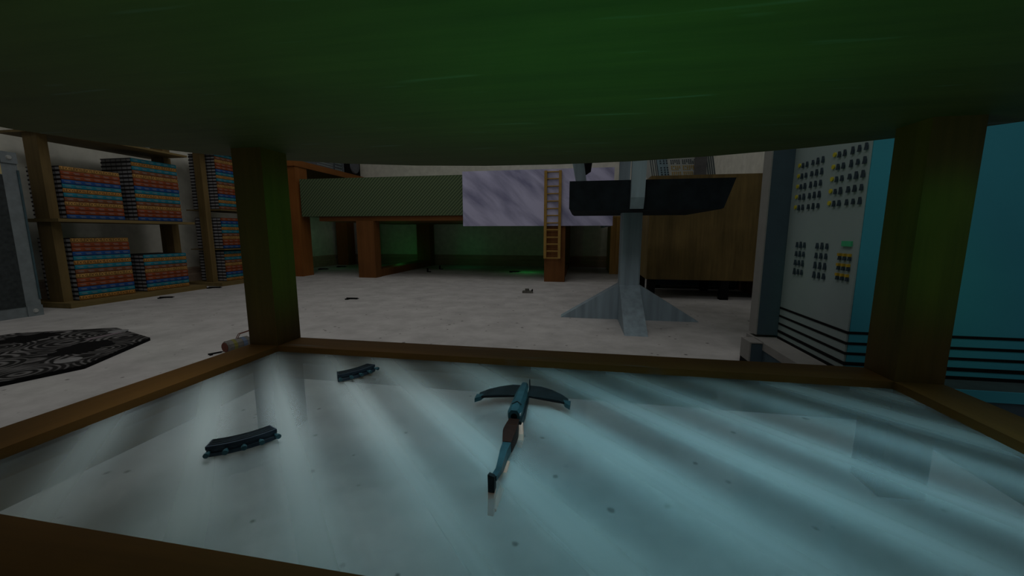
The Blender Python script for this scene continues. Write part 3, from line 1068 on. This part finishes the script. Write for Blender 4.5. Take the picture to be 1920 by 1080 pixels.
# ------------------------------------------------------------------ computer tower on the right
tw = thing('computer_tower', 'tall computer cabinet with grey switch panel and blue side at right', 'computer', (2.1, 2.8, 0))
gx, yn, yf, zb, ztop = 1.503, 2.417, 3.171, .204, 2.6
part('side_cover', BM().box(gx + .004, 2.76, yn, yf + .13, zb, ztop), M_blue, tw, label='teal blue side cover')
pan = part('switch_panel', BM().box(gx - .006, gx + .004, yn + .004, yf, zb + .01, ztop), M_panel, tw, label='grey panel with rows of switches')
frame = part('bezel', BM().box(1.352, gx + .004, yf + .004, yf + .12, .225, ztop), M_navy, tw)
sub('bezel_face', BM().box(1.342, 1.352, yf, yf + .12, .225, ztop), M_frame, frame, label='warm grey bezel face')
pli = part('plinth', BM().box(1.335, 2.78, 2.262, 3.30, .058, .150), M_navy, tw)
sub('plinth_top', BM().box(1.330, 2.78, 2.420, 3.30, .148, .204).box(1.330, 1.50, 2.256, 2.420, .148, .204), M_frame, pli, label='warm grey plinth top')
sub('plinth_ledge', BM().box(1.50, 2.78, 2.262, 2.420, .148, .204), flat('dark_teal_ledge', (0.04, 0.07, 0.075), .8), pli)
sub('plinth_side', BM().box(1.50, 2.78, 2.254, 2.262, .146, .204), M_blue, pli)
ft = part('foot', BM().box(1.252, 1.335, 3.012, 3.16, .058, .196), M_navy, tw)
sub('foot_cap', BM().box(1.242, 1.252, 3.008, 3.165, .058, .204).box(1.252, 1.335, 3.008, 3.165, .196, .204), M_frame, ft)
ft = part('foot', BM().box(1.252, 1.335, 2.27, 2.42, .058, .196), M_navy, tw)
sub('foot_cap', BM().box(1.242, 1.252, 2.266, 2.425, .058, .204).box(1.252, 1.335, 2.266, 2.425, .196, .204), M_frame, ft)
for x, y in ((1.242, 3.02), (2.6, 3.02), (1.242, 2.28), (2.6, 2.28)):
    part('caster', BM().box(x, x + .14, y, y + .14, 0, .058), M_black, tw)
for z in (.213, .262, .321, .380, .442):
    h = .010 if z < .3 else .0075
    part('vent_slot', BM().box(gx - .0085, gx - .004, yn - .003, yf, z - h, z + h).box(gx - .004, 2.76, yn - .003, yn, z - h, z + h), M_black, tw)


def wedge(y, z, hgt, wd, m, name):
    b_ = BM()
    b_.prism([(y + wd / 2, z - hgt / 2), (y - wd / 2, z - hgt / 2), (y - wd * .45, z), (y - wd * .1, z + hgt / 2), (y + wd * .25, z + hgt / 2), (y + wd * .3, z)], 'X', gx - .016, gx - .005)
    sub(name, b_, m, pan)


rr = random.Random(4)
for blk, (ya, yb) in enumerate(((3.095, 2.825), (2.712, 2.445))):
    for r_ in range(5):
        z = 1.462 - r_ * .0715
        ys = [ya - (ya - yb) * f for f in (0, .17, .35, .60, .80, 1.0)]
        for i, y in enumerate(ys):
            if i == 0:
                sub('indicator_lamp', BM().cyl((gx - .014, y, z + .006), (gx - .004, y, z + .006), .0135, 10), M_yel, pan)
            else:
                wedge(y, z, rr.uniform(.030, .042), rr.uniform(.020, .026), M_btn, 'switch')
for ys in ((3.02, 2.975, 2.93), (2.785, 2.735, 2.685)):
    for r_ in range(4):
        for y in ys:
            wedge(y, .920 - r_ * .062, rr.uniform(.034, .044), rr.uniform(.020, .026), M_btn, 'switch')
for r_ in range(3):
    for y in (2.555, 2.513, 2.470):
        z = .866 - r_ * .058
        wedge(y, z - .006, .030, .022, M_btn, 'switch')
        sub('orange_cap', BM().box(gx - .020, gx - .005, y - .008, y + .010, z + .002, z + .018), M_org, pan)
sub('green_display', BM().box(gx - .016, gx - .005, 2.465, 2.545, .925, .955), M_grn, pan)
